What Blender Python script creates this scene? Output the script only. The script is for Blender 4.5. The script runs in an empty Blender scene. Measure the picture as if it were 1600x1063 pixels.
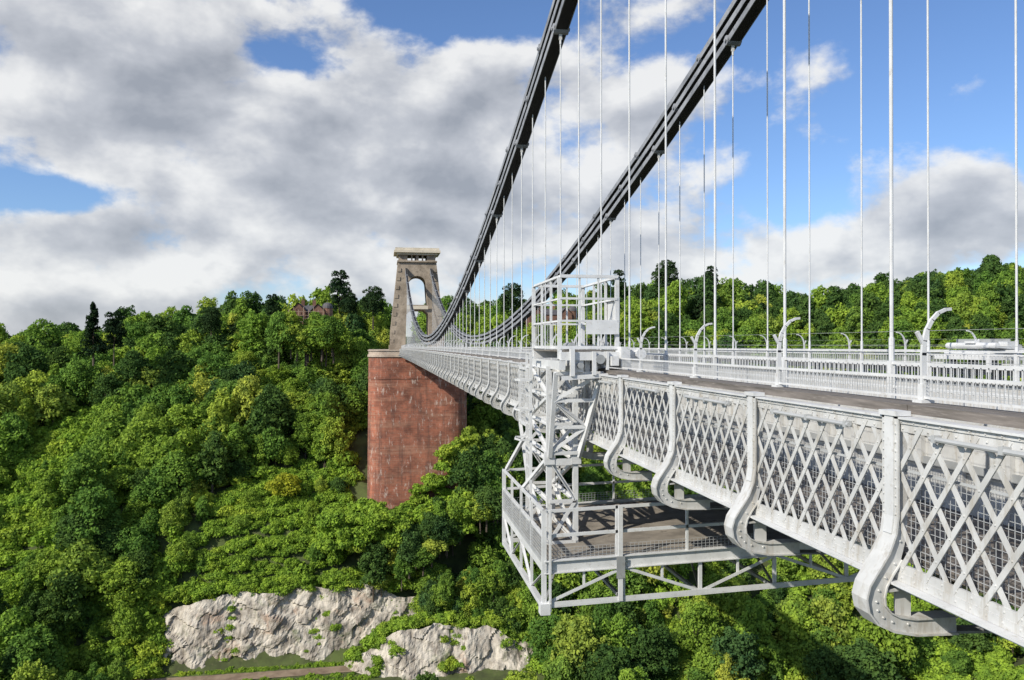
import bpy, math, random
import numpy as np
from mathutils import Vector, noise, Matrix
random.seed(7); np.random.seed(7)
scene=bpy.context.scene
scene.view_settings.view_transform='Standard'; scene.view_settings.look='None'; scene.view_settings.exposure=0
col=scene.collection
F=1220.0; TH0=math.atan(203/F)

# ------------------------------------------------------------ materials
def newmat(name):
    m=bpy.data.materials.new(name); m.use_nodes=True
    nt=m.node_tree; b=nt.nodes.get('Principled BSDF'); return m,nt,b
def noisemat(name,c1,c2,scale=2.0,rough=.6,detail=6,c3=None,fine=None,bump=0,bscale=20,metal=0,lo=.35,hi=.65,stretch=None,c4=None,c5=None,c5lo=.5):
    m,nt,b=newmat(name); N=nt.nodes; L=nt.links
    mp=N.new('ShaderNodeMapping')
    g=N.new('ShaderNodeNewGeometry'); L.new(g.outputs['Position'],mp.inputs[0])
    if stretch: mp.inputs['Scale'].default_value=stretch
    n=N.new('ShaderNodeTexNoise'); n.inputs['Scale'].default_value=scale; n.inputs['Detail'].default_value=detail; n.inputs['Roughness'].default_value=.6
    L.new(mp.outputs[0],n.inputs['Vector'])
    r=N.new('ShaderNodeValToRGB'); r.color_ramp.elements[0].position=lo; r.color_ramp.elements[1].position=hi
    r.color_ramp.elements[0].color=(*c1,1); r.color_ramp.elements[1].color=(*c2,1)
    L.new(n.outputs['Fac'],r.inputs[0]); out=r.outputs[0]
    if c3:
        n2=N.new('ShaderNodeTexNoise'); n2.inputs['Scale'].default_value=fine or scale*4; n2.inputs['Detail'].default_value=8; n2.inputs['Roughness'].default_value=.7
        L.new(mp.outputs[0],n2.inputs['Vector'])
        r2=N.new('ShaderNodeValToRGB'); r2.color_ramp.elements[0].position=.56; r2.color_ramp.elements[1].position=.72
        r2.color_ramp.elements[0].color=(0,0,0,1); r2.color_ramp.elements[1].color=(1,1,1,1)
        L.new(n2.outputs['Fac'],r2.inputs[0])
        mx=N.new('ShaderNodeMixRGB'); L.new(r2.outputs[0],mx.inputs[0]); L.new(out,mx.inputs[1]); mx.inputs[2].default_value=(*c3,1); out=mx.outputs[0]
    for cx,lo_ in ((c4,.5),(c5,c5lo)):
        if not cx: continue
        mp2=N.new('ShaderNodeMapping'); mp2.inputs['Scale'].default_value=cx[1]; mp2.inputs['Location'].default_value=(cx[0][0]*50,3,cx[0][1]*70); L.new(g.outputs['Position'],mp2.inputs[0])
        n4=N.new('ShaderNodeTexNoise'); n4.inputs['Scale'].default_value=1; n4.inputs['Detail'].default_value=7; n4.inputs['Roughness'].default_value=.7
        L.new(mp2.outputs[0],n4.inputs['Vector'])
        r4=N.new('ShaderNodeValToRGB'); r4.color_ramp.elements[0].position=lo_; r4.color_ramp.elements[1].position=lo_+.16
        r4.color_ramp.elements[0].color=(0,0,0,1); r4.color_ramp.elements[1].color=(.85,.85,.85,1); L.new(n4.outputs['Fac'],r4.inputs[0])
        mx=N.new('ShaderNodeMixRGB'); L.new(r4.outputs[0],mx.inputs[0]); L.new(out,mx.inputs[1]); mx.inputs[2].default_value=(*cx[0],1); out=mx.outputs[0]
    L.new(out,b.inputs['Base Color']); b.inputs['Roughness'].default_value=rough; b.inputs['Metallic'].default_value=metal
    if bump:
        n3=N.new('ShaderNodeTexNoise'); n3.inputs['Scale'].default_value=bscale; n3.inputs['Detail'].default_value=8
        L.new(mp.outputs[0],n3.inputs['Vector'])
        bp=N.new('ShaderNodeBump'); bp.inputs['Strength'].default_value=bump; bp.inputs['Distance'].default_value=.1
        L.new(n3.outputs['Fac'],bp.inputs['Height']); L.new(bp.outputs[0],b.inputs['Normal'])
    return m
M_white=noisemat('paint_white',(.47,.47,.455),(.60,.60,.585),3,.5,c3=(.37,.35,.31),fine=9,c4=((.39,.36,.31),(9,9,1.2)))
M_whiteb=noisemat('paint_bright',(.56,.565,.56),(.67,.675,.67),3,.45,c3=(.44,.42,.38),fine=14)
M_grey=noisemat('paint_grey',(.26,.27,.27),(.37,.38,.38),2,.5,c3=(.18,.17,.15),fine=8)
M_wire=noisemat('wire_grey',(.36,.37,.37),(.46,.47,.47),2,.5)
M_timber=noisemat('timber',(.09,.08,.068),(.20,.175,.155),3,.85,c3=(.28,.25,.22),fine=12,stretch=(6,.5,6))
M_asph=noisemat('asphalt',(.06,.06,.06),(.09,.09,.09),6,.9)
M_floor=noisemat('floor_plate',(.17,.15,.125),(.30,.265,.22),2,.85,c3=(.07,.06,.05),fine=5)
M_chain=noisemat('chain_shade',(.010,.010,.011),(.022,.021,.021),2,.7)  # near-black: shade of the chain undersides put into the colour
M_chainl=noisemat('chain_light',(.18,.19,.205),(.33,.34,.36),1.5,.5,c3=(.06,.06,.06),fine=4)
M_stone=noisemat('stone_tower',(.21,.17,.125),(.38,.315,.24),.5,.9,c3=(.11,.09,.07),fine=1.2,bump=.6,bscale=2)
M_cornice=noisemat('stone_cornice',(.52,.46,.35),(.64,.57,.45),.6,.85,c3=(.35,.3,.25),fine=2)
M_coping=noisemat('stone_coping',(.36,.28,.22),(.48,.40,.32),.6,.85,c3=(.22,.17,.13),fine=2)
M_path=noisemat('earth_path',(.17,.12,.08),(.30,.225,.155),.4,.95)
M_water=noisemat('river_water',(.06,.05,.03),(.09,.075,.05),.1,.15)
M_slate=noisemat('roof_slate',(.06,.06,.065),(.12,.11,.11),1,.7)
M_glass=noisemat('window_dark',(.015,.018,.02),(.04,.045,.05),1,.15)
M_scaf=noisemat('scaffold',(.3,.22,.15),(.42,.32,.24),1,.6)
M_bark=noisemat('bark',(.06,.045,.03),(.12,.095,.07),1,.9)

def brickmat(name,c1,c2,mortar,sc,stain=True):
    m,nt,b=newmat(name); N=nt.nodes; L=nt.links
    g=N.new('ShaderNodeNewGeometry'); s=N.new('ShaderNodeSeparateXYZ'); L.new(g.outputs['Position'],s.inputs[0])
    a=N.new('ShaderNodeMath'); a.operation='ADD'; L.new(s.outputs[0],a.inputs[0]); L.new(s.outputs[1],a.inputs[1])
    c=N.new('ShaderNodeCombineXYZ'); L.new(a.outputs[0],c.inputs[0]); L.new(s.outputs[2],c.inputs[1])
    br=N.new('ShaderNodeTexBrick'); L.new(c.outputs[0],br.inputs['Vector']); br.inputs['Scale'].default_value=sc
    br.inputs['Color1'].default_value=(*c1,1); br.inputs['Color2'].default_value=(*c2,1); br.inputs['Mortar'].default_value=(*mortar,1)
    br.inputs['Mortar Size'].default_value=.012
    n=N.new('ShaderNodeTexNoise'); n.inputs['Scale'].default_value=.25; n.inputs['Detail'].default_value=8; n.inputs['Roughness'].default_value=.65
    L.new(g.outputs['Position'],n.inputs['Vector'])
    r=N.new('ShaderNodeValToRGB'); r.color_ramp.elements[0].position=.32; r.color_ramp.elements[1].position=.68
    r.color_ramp.elements[0].color=(.5,.47,.47,1); r.color_ramp.elements[1].color=(1.5,1.42,1.35,1)
    L.new(n.outputs['Fac'],r.inputs[0])
    mu=N.new('ShaderNodeMixRGB'); mu.blend_type='MULTIPLY'; mu.inputs[0].default_value=1
    L.new(br.outputs[0],mu.inputs[1]); L.new(r.outputs[0],mu.inputs[2]); out=mu.outputs[0]
    if stain:
        for scl,sz,pa,pb,cc_,mxv in ((1.0,(.06,.06,.9),.50,.64,(.42,.235,.155),.6),(1.0,(.16,.16,.4),.51,.66,(.12,.055,.042),.75),(1.0,(.55,.55,.045),.49,.64,(.09,.05,.04),.75),(1.0,(1.4,1.4,.40),.56,.65,(.60,.50,.43),.8)):
            mp=N.new('ShaderNodeMapping'); mp.inputs['Scale'].default_value=sz; mp.inputs['Location'].default_value=(pa*40,pb*30,sz[2]*20); L.new(g.outputs['Position'],mp.inputs[0])
            n2=N.new('ShaderNodeTexNoise'); n2.inputs['Scale'].default_value=scl; n2.inputs['Detail'].default_value=9; n2.inputs['Roughness'].default_value=.75
            L.new(mp.outputs[0],n2.inputs['Vector'])
            r2=N.new('ShaderNodeValToRGB'); r2.color_ramp.elements[0].position=pa; r2.color_ramp.elements[1].position=pb
            r2.color_ramp.elements[0].color=(0,0,0,1); r2.color_ramp.elements[1].color=(mxv,mxv,mxv,1)
            L.new(n2.outputs['Fac'],r2.inputs[0])
            mx=N.new('ShaderNodeMixRGB'); L.new(r2.outputs[0],mx.inputs[0]); L.new(out,mx.inputs[1]); mx.inputs[2].default_value=(*cc_,1); out=mx.outputs[0]
    L.new(out,b.inputs['Base Color']); b.inputs['Roughness'].default_value=.9
    return m
M_brick=brickmat('brick_red',(.33,.118,.070),(.235,.088,.054),(.28,.17,.12),.55)
M_brickh=brickmat('brick_house',(.21,.11,.075),(.16,.085,.06),(.22,.17,.13),1,False)

def leafmat(name,cols,trans=.3,gain=1.0):
    m=bpy.data.materials.new(name); m.use_nodes=True; nt=m.node_tree; N=nt.nodes; L=nt.links; N.clear()
    o=N.new('ShaderNodeOutputMaterial'); oi=N.new('ShaderNodeObjectInfo'); g=N.new('ShaderNodeNewGeometry')
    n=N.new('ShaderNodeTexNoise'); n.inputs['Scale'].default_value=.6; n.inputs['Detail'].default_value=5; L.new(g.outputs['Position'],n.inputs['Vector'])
    nb=N.new('ShaderNodeTexNoise'); nb.inputs['Scale'].default_value=.035; nb.inputs['Detail'].default_value=3; L.new(oi.outputs['Location'],nb.inputs['Vector'])
    ma=N.new('ShaderNodeMath'); ma.operation='MULTIPLY_ADD'; L.new(nb.outputs['Fac'],ma.inputs[0]); ma.inputs[1].default_value=1.5; ma.inputs[2].default_value=-.56
    mb=N.new('ShaderNodeMath'); mb.operation='MULTIPLY_ADD'; L.new(oi.outputs['Random'],mb.inputs[0]); mb.inputs[1].default_value=.75; L.new(ma.outputs[0],mb.inputs[2])
    r=N.new('ShaderNodeValToRGB'); el=r.color_ramp.elements
    while len(el)<len(cols): el.new(.5)
    for i,c in enumerate(cols): el[i].position=i/(len(cols)-1); el[i].color=(c[0]*gain,c[1]*gain,c[2]*gain,1)
    L.new(mb.outputs[0],r.inputs[0])
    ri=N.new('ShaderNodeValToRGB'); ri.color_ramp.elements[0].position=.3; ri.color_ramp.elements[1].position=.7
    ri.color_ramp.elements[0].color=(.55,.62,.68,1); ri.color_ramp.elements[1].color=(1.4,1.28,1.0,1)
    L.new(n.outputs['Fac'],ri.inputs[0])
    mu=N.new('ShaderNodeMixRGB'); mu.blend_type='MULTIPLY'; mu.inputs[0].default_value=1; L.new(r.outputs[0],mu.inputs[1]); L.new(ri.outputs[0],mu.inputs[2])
    d=N.new('ShaderNodeBsdfDiffuse'); t=N.new('ShaderNodeBsdfTranslucent'); mx=N.new('ShaderNodeMixShader'); mx.inputs[0].default_value=trans
    L.new(mu.outputs[0],d.inputs[0]); L.new(mu.outputs[0],t.inputs[0]); L.new(d.outputs[0],mx.inputs[1]); L.new(t.outputs[0],mx.inputs[2]); L.new(mx.outputs[0],o.inputs[0])
    return m
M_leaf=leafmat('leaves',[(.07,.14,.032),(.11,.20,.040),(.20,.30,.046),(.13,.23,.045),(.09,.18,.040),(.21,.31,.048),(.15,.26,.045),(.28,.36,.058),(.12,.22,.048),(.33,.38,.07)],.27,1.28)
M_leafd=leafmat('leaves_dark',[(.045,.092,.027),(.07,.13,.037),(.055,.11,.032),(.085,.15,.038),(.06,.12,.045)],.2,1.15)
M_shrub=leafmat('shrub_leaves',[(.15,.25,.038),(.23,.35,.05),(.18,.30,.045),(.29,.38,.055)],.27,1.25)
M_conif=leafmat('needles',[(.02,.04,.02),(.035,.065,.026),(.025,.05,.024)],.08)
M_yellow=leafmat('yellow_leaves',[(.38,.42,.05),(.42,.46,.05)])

# ------------------------------------------------------------ mesh builder
class MB:
    def __init__(s): s.v=[]; s.f=[]; s.m=[]; s.mats=[]
    def mi(s,mat):
        if mat not in s.mats: s.mats.append(mat)
        return s.mats.index(mat)
    def add(s,vs,fs,mat):
        o=len(s.v); s.v+= [tuple(v) for v in vs]; k=s.mi(mat)
        for f in fs: s.f.append([i+o for i in f]); s.m.append(k)
    def box(s,x0,x1,y0,y1,z0,z1,mat):
        vs=[(x0,y0,z0),(x1,y0,z0),(x1,y1,z0),(x0,y1,z0),(x0,y0,z1),(x1,y0,z1),(x1,y1,z1),(x0,y1,z1)]
        s.add(vs,[(0,3,2,1),(4,5,6,7),(0,1,5,4),(1,2,6,5),(2,3,7,6),(3,0,4,7)],mat)
    def beam(s,p,q,w,h,mat,up=(0,0,1)):
        p=Vector(p); q=Vector(q); d=(q-p)
        if d.length<1e-6: return
        d.normalize(); u=Vector(up)
        if abs(d.dot(u))>.98: u=Vector((0,1,0)) if abs(d.y)<.9 else Vector((1,0,0))
        a=d.cross(u).normalized(); b=a.cross(d).normalized()
        vs=[]
        for c in (p,q):
            for sa,sb in ((-1,-1),(1,-1),(1,1),(-1,1)): vs.append(c+a*(w/2*sa)+b*(h/2*sb))
        s.add(vs,[(0,3,2,1),(4,5,6,7),(0,1,5,4),(1,2,6,5),(2,3,7,6),(3,0,4,7)],mat)
    def angle(s,p,q,w,mat):
        s.beam(p,q,w,w*.22,mat); 
        p=Vector(p);q=Vector(q); d=(q-p).normalized(); u=Vector((0,0,1))
        if abs(d.dot(u))>.98: u=Vector((0,1,0)) if abs(d.y)<.9 else Vector((1,0,0))
        a=d.cross(u).normalized(); b=a.cross(d).normalized()
        o=a*(w*.40)+b*(w*.5); s.beam(p+o,q+o,w*.2,w*.8,mat)
    def cyl(s,p,q,r,mat,n=8,r2=None):
        p=Vector(p); q=Vector(q); d=(q-p).normalized(); u=Vector((0,0,1)) if abs(d.z)<.9 else Vector((1,0,0))
        a=d.cross(u).normalized(); b=a.cross(d); r2=r if r2 is None else r2
        vs=[]; 
        for c,rr in ((p,r),(q,r2)):
            for i in range(n):
                t=2*math.pi*i/n; vs.append(c+a*(rr*math.cos(t))+b*(rr*math.sin(t)))
        fs=[(i,(i+1)%n,n+(i+1)%n,n+i) for i in range(n)]+[tuple(range(n-1,-1,-1)),tuple(range(n,2*n))]
        s.add(vs,fs,mat)
    def mesh(s,name):
        me=bpy.data.meshes.new(name); me.from_pydata(s.v,[],s.f)
        for m in s.mats: me.materials.append(m)
        me.polygons.foreach_set('material_index',s.m); me.update()
        return me
def obj(name,me,parent=None,loc=(0,0,0)):
    o=bpy.data.objects.new(name,me); o.location=loc; col.objects.link(o)
    if parent: o.parent=parent
    return o
def empty(name): 
    o=bpy.data.objects.new(name,None); col.objects.link(o); return o

# ------------------------------------------------------------ bridge
CX=8.9; S=2.44; Y0=5.8
def dz(y): return -.75*(max(0,y)/190)**2
bridge=empty('suspension_bridge')
OX=4.15-CX
P=MB()
zt=-.59; zb=-1.92
P.box(OX-.05,OX+.10,0,S,zt-.018,zt,M_whiteb)
P.box(OX-.010,OX+.012,0,S,zt-.12,zt-.02,M_white)
P.box(OX-.022,OX-.012,0,S,zt-.055,zt-.02,M_white)
P.box(OX-.012,OX+.012,0,S,zb+.002,zb+.14,M_white)
P.box(OX-.10,OX+.10,0,S,zb-.02,zb,M_whiteb)
P.box(OX-.07,OX+.07,0,S,zb-.04,zb-.022,M_white)
P.box(OX-.022,OX-.0125,0,S,zb+.002,zb+.07,M_white)
zl0=zb+.06; zl1=zt-.06; ya=.06; yb=S-.06
dw=(yb-ya)/8; sl=1.42
H=zl1-zl0; run=H/sl
for sgn,off in ((1,0.0),(-1,-.011)):
    k=-12
    while k<22:
        y0=ya+k*dw; y1=y0+sgn*run; 
        def atY(y): return zl0+(y-y0)*sgn*sl
        lo=min(y0,y1); hi=max(y0,y1)
        if hi>ya and lo<yb:
            yl=max(lo,ya); yh=min(hi,yb)
            if yh-yl>.03:
                P.beam((OX+off,yl,atY(yl)),(OX+off,yh,atY(yh)),.010,.046,M_white,up=(0,-sl*sgn,1))
        k+=1
def rivet(x,y,z,r=.011,dirx=-1):
    P.cyl((x,y,z),(x+dirx*.009,y,z),r,M_white,5,r*.55)
for i in range(16):
    yy=ya+.05+i*(yb-ya-.1)/15
    rivet(OX-.022,yy,zt-.037); rivet(OX-.012,yy,zt-.095); rivet(OX-.022,yy,zb+.04); rivet(OX-.012,yy,zb+.11)
for i in range(17):
    for j in range(1,6):
        yy=ya+i*dw/2; z=zl0+j*dw*sl/2
        if (i+j)%2==0 and z<zl1-.05 and ya+.03<yy<yb-.03: rivet(OX-.016,yy,z,.009)
xm=OX+.05
for i in range(int((yb-ya)/.055)): 
    y=ya+i*.055; P.beam((xm,y,zb),(xm,y,zt-.45),.004,.004,M_wire)
for j in range(int((zt-.45-zb)/.055)+1):
    z=zb+j*.055; P.beam((xm,ya,z),(xm,yb,z),.004,.004,M_wire)
P.beam((xm,ya,zt-.44),(xm,yb,zt-.44),.012,.02,M_wire)
P.cyl((OX-.06,.55,zt-.13),(OX-.06,1.95,zt-.13),.02,M_wire,8)
for y in (.6,1.25,1.9): P.box(OX-.08,OX-.0125,y-.02,y+.02,zt-.155,zt-.10,M_wire)
prof=[(OX-.05,zt+.03),(OX-.05,-1.40),(OX-.07,-1.54),(OX-.13,-1.69),(OX-.22,-1.82),(OX-.30,-1.94),(OX-.33,-2.05),(OX-.31,-2.16),(OX-.23,-2.26),(OX-.08,-2.33),(OX+.12,-2.37),(OX+.5,-2.38)]
def strip(pts,w,t,mat,yc=0):
    n=len(pts); vs=[];
    for i,(x,z) in enumerate(pts):
        a=Vector(pts[max(0,i-1)]); b=Vector(pts[min(n-1,i+1)]); d=(b-a).normalized(); nn=Vector((-d.y,d.x))
        for yy in (-w/2,w/2):
            vs.append((x,yc+yy,z)); vs.append((x+nn.x*t,yc+yy,z+nn.y*t))
    fs=[]
    for i in range(n-1):
        o=4*i; q=4*(i+1)
        fs+=[(o,o+2,q+2,q),(o+1,q+1,q+3,o+3),(o,q,q+1,o+1),(o+2,o+3,q+3,q+2)]
    fs+=[(0,1,3,2),(4*n-4,4*n-2,4*n-1,4*n-3)]
    P.add(vs,fs,mat)
strip(prof,.20,.016,M_white)
strip([(x-.012,z) for x,z in prof[:3]],.11,.010,M_whiteb)
inner=[(OX+.06,zt-.02),(OX+.06,-1.40),(OX+.05,-1.57),(OX+.0,-1.75),(OX-.08,-1.86),(OX-.14,-1.96),(OX-.16,-2.05),(OX-.15,-2.12),(OX-.10,-2.18),(OX-.02,-2.22),(OX+.12,-2.245),(OX+.5,-2.25)]
for yc in (-.06,.06):
    vs=[];fs=[]
    n=len(prof)
    for t in (-.007,.007):
        for (x,z),(x2,z2) in zip(prof,inner): vs.append((x+.004,yc+t,z)); vs.append((x2,yc+t,z2))
    for i in range(n-1):
        a=2*i; fs+=[(a,a+1,a+3,a+2),(2*n+a,2*n+a+2,2*n+a+3,2*n+a+1),(a+1,2*n+a+1,2*n+a+3,a+3)]
    P.add(vs,fs,M_white)
strip([(x+.002,z) for x,z in inner[3:]],.17,.012,M_white)
for i in range(11):
    for yc in (-.075,.075): 
        z=zt-.06-i*.073; P.cyl((OX-.05,yc,z),(OX-.062,yc,z),.011,M_white,5,.006)
for (x,z) in inner[2:11]:
    P.cyl((x-.06,-.067,z-.03),(x-.06,-.08,z-.03),.012,M_white,5,.007)
P.box(OX-.075,OX+.06,-.11,.11,zt+.005,zt+.045,M_whiteb)
P.beam((OX-.12,0,-2.0),(OX+.35,0,-1.97),.14,.02,M_white,up=(0,0,1))
P.beam((OX+.06,0,-1.99),(OX+.06,0,-2.3),.14,.02,M_white)
P.box(OX+.105,OX+.46,0,S-.012,-.575,-.50,M_timber)
px=OX+.37; cp=[(px,-.495),(px,-.1),(px+.008,.02),(px+.035,.12),(px+.08,.20),(px+.14,.26),(px+.21,.29),(px+.26,.295)]
for i in range(len(cp)-1):
    a,b=cp[i],cp[i+1]; w=.046-.004*i
    P.beam((a[0],.15,a[1]),(b[0]+(b[0]-a[0])*.06,.15,b[1]+(b[1]-a[1])*.06),.026,w,M_whiteb,up=(1,0,0.01))
P.beam((px-.06,.15,.10),(px+.01,.15,-.02),.025,.03,M_whiteb)
P.box(px-.06,px+.06,.09,.21,-.499,-.475,M_whiteb)
P.box(px-.03,px+.03,.12,.18,-.474,-.34,M_whiteb)
for z,h in ((-.285,.026),(-.455,.02)): P.beam((px,0,z),(px,S,z),.03,h,M_whiteb)
for i in range(61):
    y=i*.04; P.beam((px,y,-.45),(px,y,-.29),.005,.005,M_wire)
for z in (-.42,-.39,-.36,-.33): P.beam((px,0,z),(px,S,z),.004,.004,M_wire)
for (x,z) in ((px+.02,-.15),(px+.02,-.02),(px+.06,.11)): P.beam((x,0,z),(x,S,z),.003,.003,M_grey)
HX=5.85-CX
P.box(HX-.015,HX+.015,0,S,-1.95,-.80,M_white)
P.box(HX-.12,HX+.12,0,S,-.80,-.775,M_white)
P.box(HX-.05,HX-.016,0,S,-1.3,-1.22,M_grey)
P.box(HX-.04,HX-.016,0,S,-1.0,-.95,M_white)
for i in range(4): P.box(HX-.07,HX-.017,i*.61+.02,i*.61+.08,-1.7,-.81,M_white)
for i in range(24): y=.05+i*.1017; P.beam((HX,y,-.77),(HX,y,-.24),.008,.010,M_whiteb)
for z,w in ((-.225,.045),(-.5,.02)): P.beam((HX,0,z),(HX,S,z),w,.03,M_whiteb)
P.box(HX-.035,HX+.035,-.035,.035,-.77,-.2,M_whiteb)
P.box(OX+.12,HX-.02,0,S-.01,-1.80,-1.72,M_timber)
P.box(HX+.02,0,0,S,-1.82,-1.70,M_asph)
P.box(HX+.016,HX+.18,0,S,-1.695,-1.57,M_coping)
P.box(OX+.3,0,-.07,.07,-2.0,-1.97,M_grey); P.box(OX+.3,0,-.008,.008,-1.969,-1.85,M_grey)
xs=[OX+.5,OX+1.2,OX+2.0,OX+3.0,OX+4.0,0.0]; zs=[-2.37,-2.40,-2.43,-2.46,-2.48,-2.48]
for i in range(5):
    P.beam((xs[i],0,zs[i]),(xs[i+1],0,zs[i+1]),.14,.02,M_grey)
    P.beam((xs[i],0,-1.98),(xs[i+1],0,zs[i+1]),.02,.05,M_grey)
    P.beam((xs[i+1],0,zs[i+1]),(xs[i+1],0,-1.98),.04,.03,M_grey)
panel=P.mesh('deck_panel')
K0=-4; K1=75
for k in range(K0,K1):
    y=Y0+S*k
    a=dz(y)
    for side in (1,-1):
        o=obj('deck_panel',panel,bridge,(CX,y,a)); o.scale=(side,1,1)
R=MB(); 
R.beam((13.25,-4,-.08),(13.25,190,-.08-.75),.03,.03,M_whiteb)
R.beam((13.25,-4,-.2),(13.25,190,-.2-.75),.015,.015,M_whiteb)
R.beam((11.9,-4,-.10),(11.9,190,-.1-.75),.03,.03,M_whiteb)
obj('parapet_handrail',R.mesh('parapet_handrail'),bridge)

# chains
ym=99.2; cc=.00192
def zc(y): return .55+cc*(y-ym)**2
C=MB(); Hm=MB()
YT=200.0
for X in (5.85,11.95):
    for ch in range(3):
        off=-.46*ch+.35
        js=[Y0+S*(3*j+ch) for j in range(-3,30)]
        js=[y for y in js if -2<y<YT-1]+[YT]
        js=[-3.0]+js if js[0]>-2 else js
        pts=[(X,y,zc(y)+off) for y in js]
        for i in range(len(pts)-1):
            p,q=pts[i],pts[i+1]
            nb=6
            for b in range(nb):
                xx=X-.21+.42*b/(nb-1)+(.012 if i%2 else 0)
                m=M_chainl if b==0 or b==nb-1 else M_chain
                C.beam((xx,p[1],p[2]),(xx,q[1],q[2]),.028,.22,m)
            C.beam((X,p[1],p[2]-.0),(X,q[1],q[2]-.0),.36,.21,M_chain)  # solid filler between bars, in the painted shade colour
        for p in pts[:-1]:
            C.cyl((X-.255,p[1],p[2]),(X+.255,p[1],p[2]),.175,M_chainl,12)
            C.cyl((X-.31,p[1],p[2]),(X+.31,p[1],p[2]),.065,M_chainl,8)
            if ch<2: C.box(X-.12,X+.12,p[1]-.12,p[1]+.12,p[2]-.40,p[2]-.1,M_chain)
            y=p[1]
            if y<0 or y>189: continue
            zbot=-.78+dz(y)
            if p[2]-.3<zbot: continue
            Hm.box(X-.05,X+.05,y-.03,y+.03,p[2]-.36,p[2]-.1,M_white)
            Hm.cyl((X,y,p[2]-.5),(X,y,p[2]-.34),.035,M_whiteb,8)
            Hm.cyl((X,y,zbot),(X,y,p[2]-.4),.0215,M_whiteb,8)
            if p[2]-zbot>1.5:
                Hm.cyl((X,y,zbot+.55),(X,y,zbot+.85),.032,M_whiteb,8)
obj('main_chain',C.mesh('main_chain'),bridge)
obj('hanger_rods',Hm.mesh('hanger_rods'),bridge)

# ------------------------------------------------------------ far tower & pier
tower=empty('bridge_tower')
def filled_profile(name,outer,holes,y0,y1,mat,batter=0,zref=0):
    cu=bpy.data.curves.new(name,'CURVE'); cu.dimensions='2D'; cu.fill_mode='BOTH'; cu.extrude=(y1-y0)/2
    for pl in [outer]+holes:
        sp=cu.splines.new('POLY'); sp.points.add(len(pl)-1); sp.use_cyclic_u=True
        for i,(x,z) in enumerate(pl): sp.points[i].co=(x,z,0,1)
    o=bpy.data.objects.new(name,cu); col.objects.link(o)
    bpy.context.view_layer.update()
    me=bpy.data.meshes.new_from_object(o.evaluated_get(bpy.context.evaluated_depsgraph_get()))
    bpy.data.objects.remove(o)
    yc=(y0+y1)/2
    for v in me.vertices:
        x,z,e=v.co; e=-e
        v.co=(x,yc+e*(1-batter*(z-zref)),z)
    me.materials.clear(); me.materials.append(mat)
    return me
tc=8.6
def arch(xc,hw,z0,z1,n=12,hwt=None):
    hwt=hwt or hw
    pts=[(xc-hw,z0),(xc+hw,z0)]
    for i in range(n+1):
        t=math.pi*i/n; pts.append((xc+hwt*math.cos(t),z1-hwt+hwt*math.sin(t)*1.0))
    return pts
ztd=-1.6
outer=[(tc-6.7,ztd),(tc-6.6,3),(tc-4.75,20.2),(tc+4.75,20.2),(tc+6.6,3),(tc+6.7,ztd)]
holes=[arch(tc,2.55,9.6,16.8,hwt=2.15),[(tc-2.9,ztd+.6),(tc+2.9,ztd+.6),(tc+2.65,7.4),(tc+1.6,8.3),(tc-1.6,8.3),(tc-2.65,7.4)]]
me=filled_profile('tower_walls',outer,holes,194,204,M_stone,.012,ztd); obj('tower_walls',me,tower)
T=MB()
T.box(tc-4.9,tc+4.9,194.8,203.2,20.2,20.6,M_stone)
for a,b in ((-4.5,-2.4),(-.35,.35),(2.4,4.5)): T.box(tc+a,tc+b,195.2,202.8,20.6,22.0,M_stone)
for a in (-1.5,1.15): T.box(tc+a,tc+a+.35,195.3,195.8,20.6,22.0,M_stone)
T.box(tc-5.0,tc+5.0,194.6,203.4,22.0,22.5,M_cornice)
T.box(tc-5.7,tc+5.7,193.9,204.1,22.5,23.1,M_cornice)
T.box(tc-5.4,tc+5.4,194.2,203.8,23.1,23.7,M_cornice)
T.box(tc-6.9,tc-2.95,193.7,204.3,ztd,-.4,M_stone); T.box(tc+2.95,tc+6.9,193.7,204.3,ztd,-.4,M_stone)
T.box(tc-2.6,tc+2.6,193.95,194.1,8.5,9.3,M_cornice)
for k in range(18):
    z=0.2+k*1.1; hw=6.72-(z-0)*.103
    if k%2==0:
        for sg in (-1,1):
            xa=tc+sg*(hw-.02) ; xb=tc+sg*(hw-.9); T.box(min(xa,xb),max(xa,xb),194+.055*z-.0,194.3+.055*z,z,z+.9,M_stone)
obj('tower_cornice',T.mesh('tower_cornice'),tower)

pier=empty('brick_abutment')
def pier_ring(z,grow=0):
    h=-z; x0=-3.2-.008*h-grow; x1=20.4+.008*h+grow; y0=187.5-.012*h-grow; y1=216; r=4.0
    pts=[(x0,y1)]
    for i in range(9):
        t=math.pi+ (math.pi/2)*i/8; pts.append((x0+r+r*math.cos(t),y0+r+r*math.sin(t)))
    for i in range(9):
        t=1.5*math.pi+(math.pi/2)*i/8; pts.append((x1-r+r*math.cos(t),y0+r+r*math.sin(t)))
    pts.append((x1,y1)); return pts
def loft(mb,zs,mat,cap=True):
    rings=[[(x,y,z) for x,y in pier_ring(zz,g)] for zz,g,z in zs]
    n=len(rings[0]); vs=[p for r in rings for p in r]; fs=[]
    for k in range(len(rings)-1):
        for i in range(n): fs.append((k*n+i,k*n+(i+1)%n,(k+1)*n+(i+1)%n,(k+1)*n+i))
    if cap: fs.append(tuple((len(rings)-1)*n+i for i in range(n)))
    mb.add(vs,fs,mat)
Q=MB(); loft(Q,[(-55,0,-55),(-3.2,0,-3.2)],M_brick); obj('pier_brickwork',Q.mesh('pier_brickwork'),pier)
Q=MB(); loft(Q,[(-3.2,.25,-3.2),(-3.2,.25,-2.7)],M_coping); loft(Q,[(-3,.0,-2.7),(-3,.0,-1.75)],M_coping); loft(Q,[(-3,.2,-1.75),(-3,.2,-1.55)],M_coping)
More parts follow.
